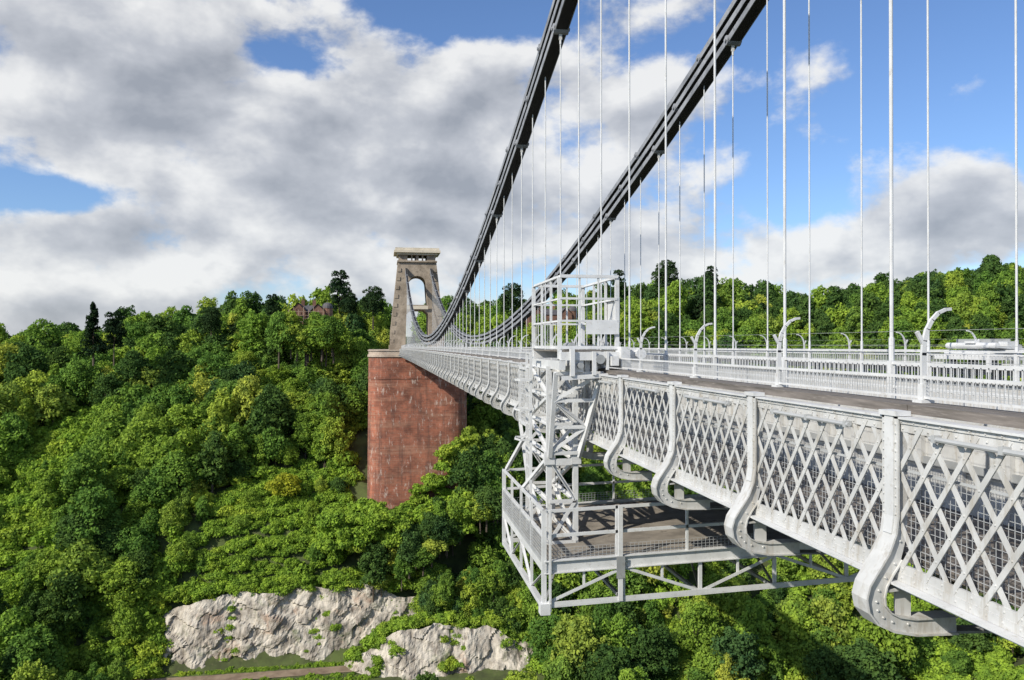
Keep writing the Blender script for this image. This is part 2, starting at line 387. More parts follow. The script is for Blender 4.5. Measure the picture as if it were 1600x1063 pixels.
loft(Q,[(-8,.12,-8.4),(-8,.12,-8.0)],M_brick)
obj('pier_coping',Q.mesh('pier_coping'),pier)

# ------------------------------------------------------------ maintenance gantry
G=MB(); W=M_whiteb
def camb(x): return .03*(min(x,2*CX-x)-2.9)
def quadtruss(p00,p10,p01,p11,n,w=.05,zig=True,x=False):
    p00,p10,p01,p11=map(Vector,(p00,p10,p01,p11))
    for i in range(n):
        a=p00.lerp(p01,i/n); b=p10.lerp(p11,i/n); c=p00.lerp(p01,(i+1)/n); d=p10.lerp(p11,(i+1)/n)
        G.angle(a,b,w,W)
        if (i%2==0) or x: G.angle(a,d,w,W)
        if (i%2==1) or x: G.angle(b,c,w,W)
    G.angle(p01,p11,w,W)
gx0,gx1=3.28,4.0-.18; gy0,gy1=15.2,17.3
legs_b=[(gx0,gy0),(gx1,gy0),(gx1,gy1),(gx0,gy1)]
def leg(i,z): x,y=legs_b[i]; return (x,y,z)
for i in range(4): G.angle(leg(i,-4.05),leg(i,-.45),.10,W); 
for a,b in ((0,1),(3,2),(0,3),(1,2)):
    quadtruss(leg(a,-3.98),leg(b,-3.98),leg(a,-2.35),leg(b,-2.35),2,.07)
    quadtruss(leg(a,-2.2),leg(b,-2.2),leg(a,-.5),leg(b,-.5),3,.065)
for (x,y) in legs_b:
    G.box(x-.1,x+.1,y-.055,y+.055,-2.4,-2.15,W)
G.box(gx0-.05,gx1+.05,gy0-.04,gy0+.04,-2.42,-2.3,W)
G.beam((gx1+.05,gy0-.05,-2.25),(gx1+.38,gy0-.6,-.55),.09,.09,W)
G.beam((gx0,gy0-.05,-2.25),(gx0+.0,gy0-.6,-.55),.08,.08,W)
quadtruss((gx0,gy0-.06,-2.2),(gx1+.05,gy0-.06,-2.2),(gx0,gy0-.6,-.6),(gx1+.38,gy0-.6,-.6),3,.07)
for y in (16.0,16.45): G.beam((gx0-.22,y,-4.0),(gx0-.22,y,-.2),.05,.05,W)
for i in range(13): G.beam((gx0-.22,16.0,-3.8+i*.3),(gx0-.22,16.45,-3.8+i*.3),.03,.03,W)
for i in range(3):
    z=-2.0+i*.62
    for a,b in (((gx0-.22,15.95),(gx0-.45,15.95)),((gx0-.45,15.95),(gx0-.52,16.22)),((gx0-.52,16.22),(gx0-.45,16.5)),((gx0-.45,16.5),(gx0-.22,16.5))):
        G.beam((*a,z),(*b,z),.015,.04,W)
for i in range(14):
    y=gy1+.05+i*.09; G.beam((gx0+.02,y,-1.85),(gx0+.02,y,-.6),.008,.010,W)
for i in range(12): G.beam((gx0+.02,gy1,-1.85+i*.11),(gx0+.02,gy1+1.2,-1.85+i*.11),.008,.010,W)
for z in (-1.87,-.58): G.beam((gx0,gy1,z),(gx0,gy1+1.25,z),.06,.06,W)
G.beam((gx0,gy1+1.25,-1.9),(gx0,gy1+1.25,-.5),.06,.06,W)
G.beam((gx0,gy1+.1,-3.2),(gx0,gy1+1.2,-1.9),.07,.07,W)
G.beam((2.95,18.5,-3.0),(gx0,gy1,-1.9),.07,.07,W)
G.beam((2.95,16.3,-3.05),(gx0,gy0+.2,-2.3),.06,.06,W)
def carriage():
    def bx(x0,x1,y0,y1,z0,z1,m=W): G.box(x0,x1,y0,y1,z0,z1,m)
    bx(3.35,4.95,14.45,14.60,-.32,-.16); bx(3.35,4.95,17.15,17.30,-.32,-.16)
    bx(3.3,3.42,14.4,17.35,-.5,-.33); bx(4.30,4.44,14.3,17.4,-.42,-.24)
    for y in (14.75,15.15,16.5,16.9):
        G.cyl((4.0,y,-.45),(4.12,y,-.45),.13,W,14); G.cyl((3.93,y,-.45),(4.2,y,-.45),.045,M_grey,10)
        bx(3.86,3.96,y-.12,y+.12,-.62,-.2)
        bx(4.6,4.78,y-.1,y+.1,-.46,-.30)
    bx(3.55,3.80,14.5,14.95,-.55,-.18); bx(4.5,4.68,14.35,14.8,-.44,-.06); bx(4.75,4.97,14.5,14.75,-.35,-.08)
    bx(3.52,3.60,14.38,14.5,-.62,-.1); bx(3.95,4.02,14.38,14.44,-.60,-.15); bx(4.22,4.27,14.38,14.44,-.50,-.15)
    G.cyl((3.6,14.6,-.06),(3.6,15.1,-.06),.08,M_grey,12)
    G.cyl((4.9,14.35,-.2),(4.9,14.62,-.2),.10,W,12)
    G.cyl((4.1,14.37,-.3),(4.1,14.46,-.3),.09,M_grey,12); G.cyl((3.72,14.37,-.42),(3.72,14.5,-.42),.06,M_grey,10)
    bx(3.9,4.2,15.5,16.2,-.3,-.165)
    G.beam((3.36,14.44,-.66),(4.4,14.44,-.6),.05,.08,W)
carriage()
ax0,ax1,ay0,ay1=3.36,4.5,14.6,17.2; zc0,zc1=-.1,1.27
for x in (ax0,ax1):
    for y in (ay0,ay1): G.angle((x,y,zc0-.2),(x,y,zc1),.075,W)
for z in (zc0,zc1,.42,.85):
    w=.06 if z in(zc0,zc1) else .04
    G.angle((ax0,ay0,z),(ax1,ay0,z),w,W); G.angle((ax0,ay1,z),(ax1,ay1,z),w,W)
    G.angle((ax0,ay0,z),(ax0,ay1,z),w,W); G.angle((ax1,ay0,z),(ax1,ay1,z),w,W)
for x in (3.75,4.12):
    G.beam((x,ay0,zc0),(x,ay0,zc1),.035,.035,W); G.beam((x,ay1,zc0),(x,ay1,zc1),.035,.035,W)
for y in (15.4,16.3):
    G.beam((ax0,y,zc0),(ax0,y,zc1),.045,.045,W); G.beam((ax1,y,zc0),(ax1,y,zc1),.045,.045,W)
G.box(3.86,ax1+.02,ay0-.05,ay0-.036,.18,.42,W)
G.box(ax1+.036,ax1+.05,ay0,ay0+.9,.3,.9,W)
G.box(ax0,ax1,ay0,ay1,-.152,-.132,M_floor)
for i in range(11):
    y=ay0+.1+i*.24; G.beam((ax0-.01,y,zc0),(ax0-.01,y,.42),.008,.01,W)
px0=2.9; px1=2*CX-2.9; py0,py1=13.9,18.6
def pl(x,y,z): return (x,y,z+camb(x))
segs=[px0+i*(px1-px0)/8 for i in range(9)]
for i in range(8):
    a,b=segs[i],segs[i+1]
    for y in (py0,py1):
        G.beam(pl(a,y,-4.06),pl(b,y,-4.06),.03,.2,W)
        G.beam(pl(a,y,-3.95),pl(b,y,-3.95),.13,.018,W)
        G.beam(pl(a,y,-4.17),pl(b,y,-4.17),.11,.018,W)
        G.angle(pl(a,y,-4.78),pl(b,y,-4.78),.10,W)
        G.angle(pl(a,y,-4.75),pl(b,y,-4.19),.055,W) if i%2==0 else G.angle(pl(a,y,-4.19),pl(b,y,-4.75),.055,W)
        G.angle(pl(b,y,-4.78),pl(b,y,-4.18),.06,W)
        m=(a+b)/2
        G.angle(pl(m,y,-4.46),pl(m,y,-4.18),.04,W)
    G.add([pl(a,py0+.07,-4.0),pl(b,py0+.07,-4.0),pl(b,py1-.07,-4.0),pl(a,py1-.07,-4.0)],[(0,1,2,3)],M_floor)
    G.add([pl(a,py0+.07,-4.03),pl(b,py0+.07,-4.03),pl(b,py1-.07,-4.03),pl(a,py1-.07,-4.03)],[(3,2,1,0)],M_floor)
    G.beam(pl(b,py0,-4.12),pl(b,py1,-4.12),.06,.12,M_grey)
    G.beam(pl(b,py0,-4.78),pl(b,py1,-4.78),.06,.06,M_grey)
    G.beam(pl(a,py0,-4.78),pl(b,py1,-4.78),.04,.04,M_grey)
for xe in (px0,px1):
    G.beam((xe,py0,-4.06),(xe,py1,-4.06),.04,.2,W); G.beam((xe,py0,-4.78),(xe,py1,-4.78),.09,.09,W)
    ys=[py0+i*(py1-py0)/4 for i in range(5)]
    for i,y in enumerate(ys):
        G.beam((xe,y,-4.85),(xe,y,-3.02),.08 if i in(0,4) else .05,.08 if i in(0,4) else .05,W)
        if i<4:
            G.angle((xe,y,-4.75) if i%2 else (xe,y,-4.15),(xe,ys[i+1],-4.15) if i%2 else (xe,ys[i+1],-4.75),.05,W)
    for z in (-3.05,-3.5): G.beam((xe,py0,z),(xe,py1,z),.05,.05,W)
    for i in range(58):
        y=py0+.06+i*.08; G.beam((xe-.03,y,-4.0),(xe-.03,y,-3.5),.008,.008,M_wire)
    for i in range(8): G.beam((xe-.03,py0,-3.95+i*.06),(xe-.03,py1,-3.95+i*.06),.008,.008,M_wire)
for y in (py0,py1):
    for (a,b) in ((px0,7.0),(2*CX-7.0,px1)):
        for z in (-3.05,-3.5): G.beam(pl(a,y,z),pl(b,y,z),.045,.055,W)
        for i in range(4):
            x=a+(b-a)*i/3; G.beam(pl(x,y,-3.02),pl(x,y,-4.0),.045,.045,W)
        for i in range(52):
            x=a+.1+i*.077; G.beam(pl(x,y,-4.0),pl(x,y,-3.74),.005,.005,M_wire)
        for j in range(5): G.beam(pl(a,y,-3.95+j*.055),pl(b,y,-3.95+j*.055),.005,.005,M_wire)
G.box(4.28,4.36,py0-.09,py0-.05,-4.72,-2.98,W); G.box(4.24,4.40,py0-.10,py0-.09,-4.3,-3.9,M_grey)
G.box(2.98,3.02,py0-.09,py0-.05,-4.85,-3.02,W)
G.box(2.82,3.0,py0-.1,py0+.1,-4.9,-4.70,W)
obj('maintenance_gantry',G.mesh('maintenance_gantry'))

G=MB()
def tb(x0,x1,y0,y1,z0,z1,m=W): G.box(x0,x1,y0,y1,z0,z1,m)
fx=12.9
tb(fx,fx+1.0,14.9,16.6,-.36,-.27); tb(fx+.1,fx+.9,15.0,16.4,-.269,-.16)
G.beam((fx+.05,15.0,-.06),(fx+.9,15.0,-.13),.4,.05,W); G.beam((fx+.1,15.6,.03),(fx+.8,15.6,-.04),.3,.05,W)
G.cyl((fx+.2,14.9,-.05),(fx+.2,16.4,-.05),.07,W,12); G.cyl((fx+.75,14.9,-.08),(fx+.75,16.4,-.08),.06,M_grey,12)
for y in (15.1,16.3): 
    for x in (fx+.25,fx+.8): G.cyl((x-.05,y,-.45),(x+.05,y,-.45),.10,M_grey,12)
tb(fx+.4,fx+.62,14.85,15.1,-.2,.05); tb(fx+.5,fx+.52,14.9,16.5,.0,.1,M_grey)
tb(fx,fx+.06,14.9,15,-.62,-.361);tb(fx+.9,fx+.96,14.9,15,-.62,-.361)
obj('inspection_trolley',G.mesh('inspection_trolley'))

# ------------------------------------------------------------ terrain
ZP=-69.0
PY=[-4000,-60,-10,20,45,60,140,150,164.5,172.5,174,180,190,200,215,240,270,320,500,1500,4000]
PZ=[0,-3,-22,-50,-70,-77,-77,-74,ZP-.2,ZP,-67,-56,-43,-36,-28,-13,-4,-1,2,12,20]
def fb(x,y,s,o=4): return noise.fractal(Vector((x*s,y*s,3.7)),1.0,2.0,o)
def height(x,y):
    ye=y
    if x>45: ye=y+min(60,.22*(x-45))*(1 if y>60 else 0)
    if x<-65: ye=y+ .05*(-65-x)*(1 if y>60 else 0)
    z=float(np.interp(ye,PY,PZ))
    w=float(np.interp(y,[60,174,230,300],[0,.3,1,1])) if y>174 or x>0 else 0
    if x<-20: z+= -min(30,(-x-20)*.12)*w
    if x>60:
        z+= min(15,(x-60)*.075)*w
    az=math.degrees(math.atan2(x,max(y,1)))
    z-= 8*math.exp(-((az-31)/4.5)**2)*w
    if y>176: z+= fb(x,y,.02)*4*min(1,(y-176)/30)
    if -4<x<22 and 186<y<217: z=min(z,-36)if y<205 else z
    return z
xs=np.unique(np.concatenate([np.linspace(-4000,-300,22),np.arange(-300,-120,6),np.arange(-120,90,2.5),np.arange(90,480,6),np.linspace(480,4000,22)]))
ys=np.unique(np.concatenate([np.linspace(-4000,-60,12),np.arange(-60,140,10),np.arange(140,300,2.0),np.arange(300,480,6),np.linspace(480,4000,24)]))
vs=[(x,y,height(x,y)) for y in ys for x in xs]; nx=len(xs)
fs=[(j*nx+i,j*nx+i+1,(j+1)*nx+i+1,(j+1)*nx+i) for j in range(len(ys)-1) for i in range(nx-1)]
M_ground=noisemat('ground_green',(.045,.055,.018),(.09,.12,.03),.25,.95,c3=(.13,.125,.06),fine=.8)
me=bpy.data.meshes.new('ground'); me.from_pydata(vs,[],fs); me.materials.append(M_ground)
me.polygons.foreach_set('use_smooth',[True]*len(fs)); obj('ground',me)
B=MB(); B.add([(-900,58,-73.5),(900,58,-73.5),(900,147,-73.5),(-900,147,-73.5)],[(0,1,2,3)],M_water); obj('river',B.mesh('river'))
B=MB(); n=60
pv=[];
for i in range(n+1):
    x=-64+i*1.1
    for y in (168.0,171.2): pv.append((x,y+math.sin(x*.05)*.5,0))
pv=[(a,b,height(a,b)+.10) for a,b,c in pv]
B.add(pv,[(2*i,2*i+2,2*i+3,2*i+1) for i in range(n)],M_path); obj('towpath',B.mesh('towpath'))

# rock cliffs
M_rock=noisemat('limestone',(.21,.18,.145),(.55,.50,.42),.30,.9,c3=(.36,.21,.13),fine=.13,bump=1.0,bscale=1.2,lo=.32,hi=.55,c4=((.15,.125,.10),(.9,.9,.14)),c5=((.08,.115,.03),(.20,.20,.28)),c5lo=.57)
def ctop(x): return -56.0+3.4*noise.noise(Vector((x*.09,0,1)))- 3.5*min(1,max(0,(-38-x)/8)) - 2.5*min(1,max(0,(x+2)/9))
def ctop2(x): return -62.3-2.4*noise.noise(Vector((x*.13,3,1)))-(0 if x>4 else (4-x)*.65)-(0 if x<22 else (x-22)*.5)
def rockd(x,z,seed,amp):
    d=noise.ridged_multi_fractal(Vector((x*.06+z*.05,z*.03,.5+seed)),1.0,2.1,5,1.0,2.0)*1.1*amp + noise.noise(Vector((x*.20,z*.06,4+seed)))*1.7*amp
    q=x*.34-z*.22; cellx=math.floor(q+noise.noise(Vector((x*.1,z*.25,seed)))*.8); cellz=math.floor(z*.30+x*.10)
    d+=noise.cell(Vector((cellx+.5,cellz+.5,seed)))*.6*amp
    return d+noise.noise(Vector((x*1.1,z*.8,9)))*.3+noise.noise(Vector((x*2.6,z*1.6,5)))*.16
def rocksheet(x0,x1,y0,zb_,ztf,dep,amp,seed):
    nu=int((x1-x0)/.33); nv=48; cv=[]
    for j in range(nv+1):
        for i in range(nu+1):
            x=x0+i*(x1-x0)/nu; t=j/nv
            z=zb_+(ztf(x)-zb_+1.5)*t; y=y0+dep*t**1.3
            edge=min(1,min(x-x0,x1-x)/5)
            cv.append((x,y-rockd(x,z,seed,amp)*edge-.5+(1-edge)*3,z+noise.noise(Vector((x*.5,z*.5,7)))*.3))
    me=bpy.data.meshes.new('rock_cliff'); me.from_pydata(cv,[],[(j*(nu+1)+i,j*(nu+1)+i+1,(j+1)*(nu+1)+i+1,(j+1)*(nu+1)+i) for j in range(nv) for i in range(nu)])
    me.materials.append(M_rock); obj('rock_cliff',me)
rocksheet(-50,14,174.8,-69.5,ctop,5.0,.9,0)
rocksheet(-8,36,163.5,-75,ctop2,6,.8,3)

# ------------------------------------------------------------ trees
def leafmesh(name,pos,nrm,size,mat,extra=None):
    n=len(pos); 
    r=np.random.randn(n,3); u=np.cross(nrm,r); u/=np.linalg.norm(u,axis=1,keepdims=True)+1e-9
    v=np.cross(nrm,u); v/=np.linalg.norm(v,axis=1,keepdims=True)+1e-9
    s=(size*(.5+1.0*np.random.rand(n)))[:,None]; s2=s*(.5+.5*np.random.rand(n)[:,None])
    c=np.stack([pos-u*s, pos-v*s2*.9+u*s*.1, pos+u*s, pos+v*s2],axis=1)
    c[:,2]+=nrm*s*.25; c[:,0]-=nrm*s*.2
    V=c.reshape(-1,3).tolist(); Fc=np.arange(4*n).reshape(-1,4).tolist(); mi=[0]*n
    mats=[mat]
    if extra:
        o=len(V); V+=extra.v; Fc+=[[i+o for i in f] for f in extra.f]; mi+=[1]*len(extra.f); mats.append(M_bark)
    me=bpy.data.meshes.new(name); me.from_pydata(V,[],Fc)
    for m in mats: me.materials.append(m)
    me.polygons.foreach_set('material_index',mi); me.update(); return me
def broadleaf(seed,H,R,nl,nleaf,size,mat=M_leaf,trunk=True,flat=1.0,loose=.5,rmin=.13,rmax=.36):
    rs=np.random.RandomState(seed); np.random.seed(seed)
    zr=H*.46 if trunk else R*flat
    cz=H-zr
    C=[];Rr=[]
    for i in range(nl):
        d=rs.randn(3); d/=np.linalg.norm(d)
        if d[2]<-.75: d[2]*=-1
        q=rs.uniform(.40,1.0)
        taper=1.0 if d[2]>-.2 else .85
        rl=R*rs.uniform(rmin,rmax)
        C.append([d[0]*(R-rl)*q*taper*1.1,d[1]*(R-rl)*q*taper*1.1,cz+d[2]*(zr-rl)*q*1.1]); Rr.append(rl)
    C=np.array(C);Rr=np.array(Rr); sq=rs.uniform(.55,1.1,nl)
    w=Rr**1.7/np.sum(Rr**1.7); M=nleaf*3
    k=rs.choice(nl,M,p=w); d=rs.randn(M,3); d/=np.linalg.norm(d,axis=1,keepdims=True)
    d[:,2]=np.where(d[:,2]<-.45,-d[:,2],d[:,2])
    rr=Rr[k]*(.72+loose*rs.rand(M)+.12*np.abs(rs.randn(M))); off=d*rr[:,None]; off[:,2]*=sq[k]
    off[:,2]-=.12*(off[:,0]**2+off[:,1]**2)/Rr[k]
    pos=C[k]+off
    dist=np.linalg.norm(pos[:,None,:]-C[None],axis=2)/Rr[None]
    keep=(dist<.6).sum(axis=1)==0
    pos=pos[keep][:nleaf]; d=d[keep][:nleaf]
    nrm=d+rs.randn(*d.shape)*.55; nrm/=np.linalg.norm(nrm,axis=1,keepdims=True)
    ex=None
    if trunk:
        ex=MB(); ex.cyl((0,0,-1.5),(0,0,cz),.26,M_bark,7,.14)
        for i in range(7): 
            c=C[i]; ex.cyl((0,0,H*.3+i*.3),tuple(c),.11,M_bark,5,.04)
    return leafmesh('tree_crown',pos,nrm,size,mat,ex)
def conifer(seed,H,R,nleaf,size,cedar=False):
    rs=np.random.RandomState(seed); np.random.seed(seed)
    pos=[];nrm=[]
    ex=MB(); ex.cyl((0,0,-1),(0,0,H*.97),.3,M_bark,7,.05)
    nb=70
    for b in range(nb):
        t=.15+.83*b/nb; z=H*t; L=(R*(1-t)**.75+.3)*rs.uniform(.55,1.2)
        if cedar:
            L=R*(max(0,math.sin(min(1,t*.98)*math.pi))**.45*.85+.15)*rs.uniform(.45,1.15)
        a=rs.rand()*6.28; m=int(nleaf/nb)
        s=rs.rand(m)**.6*L; side=rs.randn(m)*.18*L
        ex.cyl((0,0,z),(math.cos(a)*L*.9,math.sin(a)*L*.9,z-.1*L),.06,M_bark,4,.02)
        p=np.stack([np.cos(a)*s-np.sin(a)*side,np.sin(a)*s+np.cos(a)*side,z-.10*s+rs.randn(m)*.35],1)
        pos.append(p); nn=rs.randn(m,3)*.6+np.array([math.cos(a)*.4,math.sin(a)*.4,.7]); nrm.append(nn/np.linalg.norm(nn,axis=1,keepdims=True))
    return leafmesh('conifer_crown',np.concatenate(pos),np.concatenate(nrm),size,M_conif,ex)
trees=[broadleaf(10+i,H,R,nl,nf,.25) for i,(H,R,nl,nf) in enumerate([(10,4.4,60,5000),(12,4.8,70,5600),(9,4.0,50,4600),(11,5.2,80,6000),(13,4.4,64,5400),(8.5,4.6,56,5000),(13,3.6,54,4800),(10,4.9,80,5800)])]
trees+=[broadleaf(30,11,4.6,130,5600,.20,rmin=.09,rmax=.22),broadleaf(31,14,4.0,90,5200,.24,loose=.8,rmin=.10,rmax=.26)]
def dark(me):
    m=me.copy(); m.materials[0]=M_leafd; return m
darks=[dark(trees[i]) for i in (1,4,6,8,9)]
def anytree(): return random.choice(darks) if random.random()<.22 else random.choice(trees)
shrubs=[broadleaf(40+i,2.6,2.6,26,1500,.21,M_shrub,False,.6) for i in range(3)]
ivy=[broadleaf(50+i,1.6,3.0,34,1700,.20,M_shrub,False,.34) for i in range(2)]
conifs=[conifer(60,15,3.6,4200,.28),conifer(61,15,4.6,4600,.3,True)]
woodland=empty('woodland')
def put(me,x,y,z,s,par=woodland,nm='tree'):
    o=bpy.data.objects.new(nm,me); o.location=(x,y,z); o.rotation_euler=(random.uniform(-.1,.1),random.uniform(-.1,.1),random.uniform(0,6.28))
    o.scale=(s*random.uniform(.85,1.2),s*random.uniform(.85,1.2),s*random.uniform(.85,1.2)); col.objects.link(o); o.parent=par; return o
def slopezone(x,y): 
    e=((x+24-(y-195)*.35)/17)**2+((y-194)/13)**2
    return e+.35*noise.noise(Vector((x*.08,y*.08,3)))<1
cnt=0
y=146.0
while y<400:
    sp=4.6 if y<250 else (5.8 if y<310 else 9)
    x=-.62*y-10
    while x<1.08*y+20:
        jx=x+random.uniform(-.5,.5)*sp; jy=y+random.uniform(-.5,.5)*sp
        x+=sp
        if -7.5<jx<25 and 181<jy<219: continue
        if 1<jx<17 and jy>=186: continue
        if -65<jx<10 and 156<jy<173.5: continue
        inrock= -50<jx<8
        if inrock and 150<jy<181: continue
        if -6<jx<34 and 152<jy<170: continue
        z=height(jx,jy)
        shr=noise.noise(Vector((jx*.03+5,jy*.03,2)))
        if slopezone(jx,jy):
            if random.random()<.10: put(anytree(),jx,jy,z-1,random.uniform(.35,.7))
            continue
        if shr>.42 and jy<240:
            for q in range(5):
                ax=jx+random.uniform(-2.8,2.8); ay=jy+random.uniform(-2.8,2.8)
                put(random.choice(shrubs),ax,ay,height(ax,ay)-.5,random.uniform(.6,1.3),nm='shrub'); cnt+=1
            if random.random()>.12: continue
        s=random.choice((random.uniform(.42,.8),random.uniform(.75,1.0),random.uniform(.95,1.4)))*(1.0 if y<250 else 1.15)
        if jy>300: s=random.uniform(1.1,1.65)
        if inrock and jy<188: s*=.5
        if -30<jx<25 and jy<192: s*=.75
        if jy>250 and random.random()<.05: put(conifs[random.randrange(2)],jx,jy,z-.5,random.uniform(.7,.98)); cnt+=1; continue
        if jx>60 and jy>250 and random.random()<.35: put(random.choice(darks),jx,jy,z-1.0,s); cnt+=1; continue
        put(anytree(),jx,jy,z-1.0,s); cnt+=1
    y+=sp*.9
for i in range(2600):
    y=random.uniform(148,240); x=random.uniform(-.6*y,1.05*y)
    if -7.5<x<25 and 179<y<219: continue
    if -65<x<10 and 156<y<173.5: continue
    if -50<x<8 and 150<y<180.5: continue
    if -6<x<34 and 152<y<170: continue
    if slopezone(x,y): continue
    put(random.choice(shrubs),x,y,height(x,y)-.3,random.uniform(.8,1.7),nm='shrub')
y=178.0
while y<212:
    x=-50.0
    while x<6:
        if slopezone(x,y) and not(-6<x and y>183):
            ax=x+random.uniform(-1.3,1.3); ay=y+random.uniform(-1.3,1.3)
            put(random.choice(ivy),ax,ay,height(ax,ay)-.5,random.uniform(.5,1.1),nm='ivy')
            if random.random()<.18: put(random.choice(shrubs),ax,ay,height(ax,ay)-.2,random.uniform(.4,1.2),nm='shrub')
        x+=1.7
    y+=1.6
for i in range(330):
    x=random.uniform(-56,14); put(random.choice(shrubs+ivy),x,random.uniform(178.8,184),max(ctop(x),height(x,181)-1)+random.uniform(-.3,2.4),random.uniform(.5,1.0),nm='shrub')
for (cx_,cw) in ((-47,2.6),(-33,1.3),(-13,1.6),(4,2.2),(11,2.5)):
    for i in range(24):
        x=random.gauss(cx_,cw); t=random.random()**.55; z=-69.5+(ctop(x)+69.5)*t
        put(random.choice(shrubs+ivy),x,174.8+5*t**1.3-rockd(x,z,0,.9)+.1,z-.2,random.uniform(.22,.6),nm='shrub')
for i in range(46):
    x=random.gauss(random.choice([0,15,31]),2.0); t=random.random()**.7; z=-74+(ctop2(x)+74)*t
    put(random.choice(shrubs+ivy),x,163.2+6*t**1.3-rockd(x,z,3,.8)+.2,z-.2,random.uniform(.3,.8),nm='shrub')
for i in range(520):
    x=random.uniform(-66,8); yy=random.uniform(171.9,173.6); put(random.choice(shrubs+ivy),x,yy,ZP-.35,random.uniform(.16,.42),nm='shrub')
for i in range(1000):
    x=random.uniform(-80,-2); yy=random.uniform(156,167.3); put(random.choice(shrubs+ivy),x,yy,height(x,yy)-.6,random.uniform(.25,.45),nm='shrub')
# thicket closing the slope at the left end of the cliff
for i in range(300):
    x=random.uniform(-78,-46); yy=random.uniform(172.2,186); put(random.choice(shrubs),x,yy,height(x,yy)-.4,random.uniform(.6,1.2),nm='shrub')
for i in range(120):
    x=random.uniform(-80,-49); y_=random.uniform(158,185); 
    if 166.5<y_<172.6: continue
    put(anytree(),x,y_,height(x,y_)-1.5,random.uniform(.4,.75))
for i in range(240):
    x=random.uniform(-6,36); put(random.choice(shrubs),x,random.uniform(169.5,173),ctop2(x)+random.uniform(-1.6,1.6),random.uniform(.5,1.0),nm='shrub')
for i in range(150):
    x=random.uniform(9,36); put(anytree(),x,random.uniform(172,181),-66+ (random.random()*9),random.uniform(.4,.7))
for i in range(26):
    x=random.uniform(8,22); put(random.choice(shrubs),x,random.uniform(183,186),-36+ (x-8)*.9+random.uniform(-6,3),random.uniform(.6,1.2),nm='shrub')
for i in range(140):
    x=random.uniform(-12,26); put(random.choice(shrubs),x,random.uniform(177,185.5),-42+random.uniform(-5,2.5)+max(0,x-8)*.3,random.uniform(.8,1.4),nm='shrub')
for i in range(50):
    x=random.uniform(-2,27); put(anytree(),x,random.uniform(175,183.5),-53+max(0,x)*.5+random.uniform(-4,2),random.uniform(.5,.85))
for i in range(30):
    put(anytree(),random.uniform(20,34),random.uniform(180,200),-42+random.uniform(0,8),random.uniform(.8,1.2))

def at(px,py_,Y):
    th=math.atan((px-800)/F)+TH0; X=Y*math.tan(th); d=Y*math.cos(TH0)+X*math.sin(TH0)
    return X,Y,(537-py_)/F*d
def single(name,me,px,ptop,Y,Hm_,s=1):
    X,Y,z=at(px,ptop,Y); o=obj(name,me,None,(X,Y,z-Hm_*s)); o.scale=(s,s,s); return o
fir=conifer(72,17,3.6,6000,.26)
pine=broadleaf(95,15,5.4,44,5200,.27,M_conif); pine2=broadleaf(96,18,4.4,40,5200,.27,M_conif)
single('cedar_tree',pine2,530,420,268,18,1.0)
single('cedar_tree',pine,545,455,266,15,.7)
single('cedar_tree',pine,583,445,262,15,.9)
single('cedar_tree',pine2,425,458,262,18,.7)
single('cedar_tree',pine,330,478,255,15,.7)
single('pine_tree',pine,1040,404,290,15,1.1)
single('fir_tree',fir,146,472,225,17,.95)
single('fir_tree',pine2,178,484,232,18,.8)
single('pine_tree',pine,800,440,285,15,1.0)
single('pine_tree',pine2,1110,414,300,18,.8)
single('pine_tree',pine2,965,420,290,18,.8)
me=broadleaf(90,9,2.6,26,3200,.22,M_yellow); single('yellow_tree',me,1250,985,160,9,.8)
single('yellow_tree',broadleaf(91,8,4.6,50,4600,.24,M_yellow),445,738,196,8,.95)

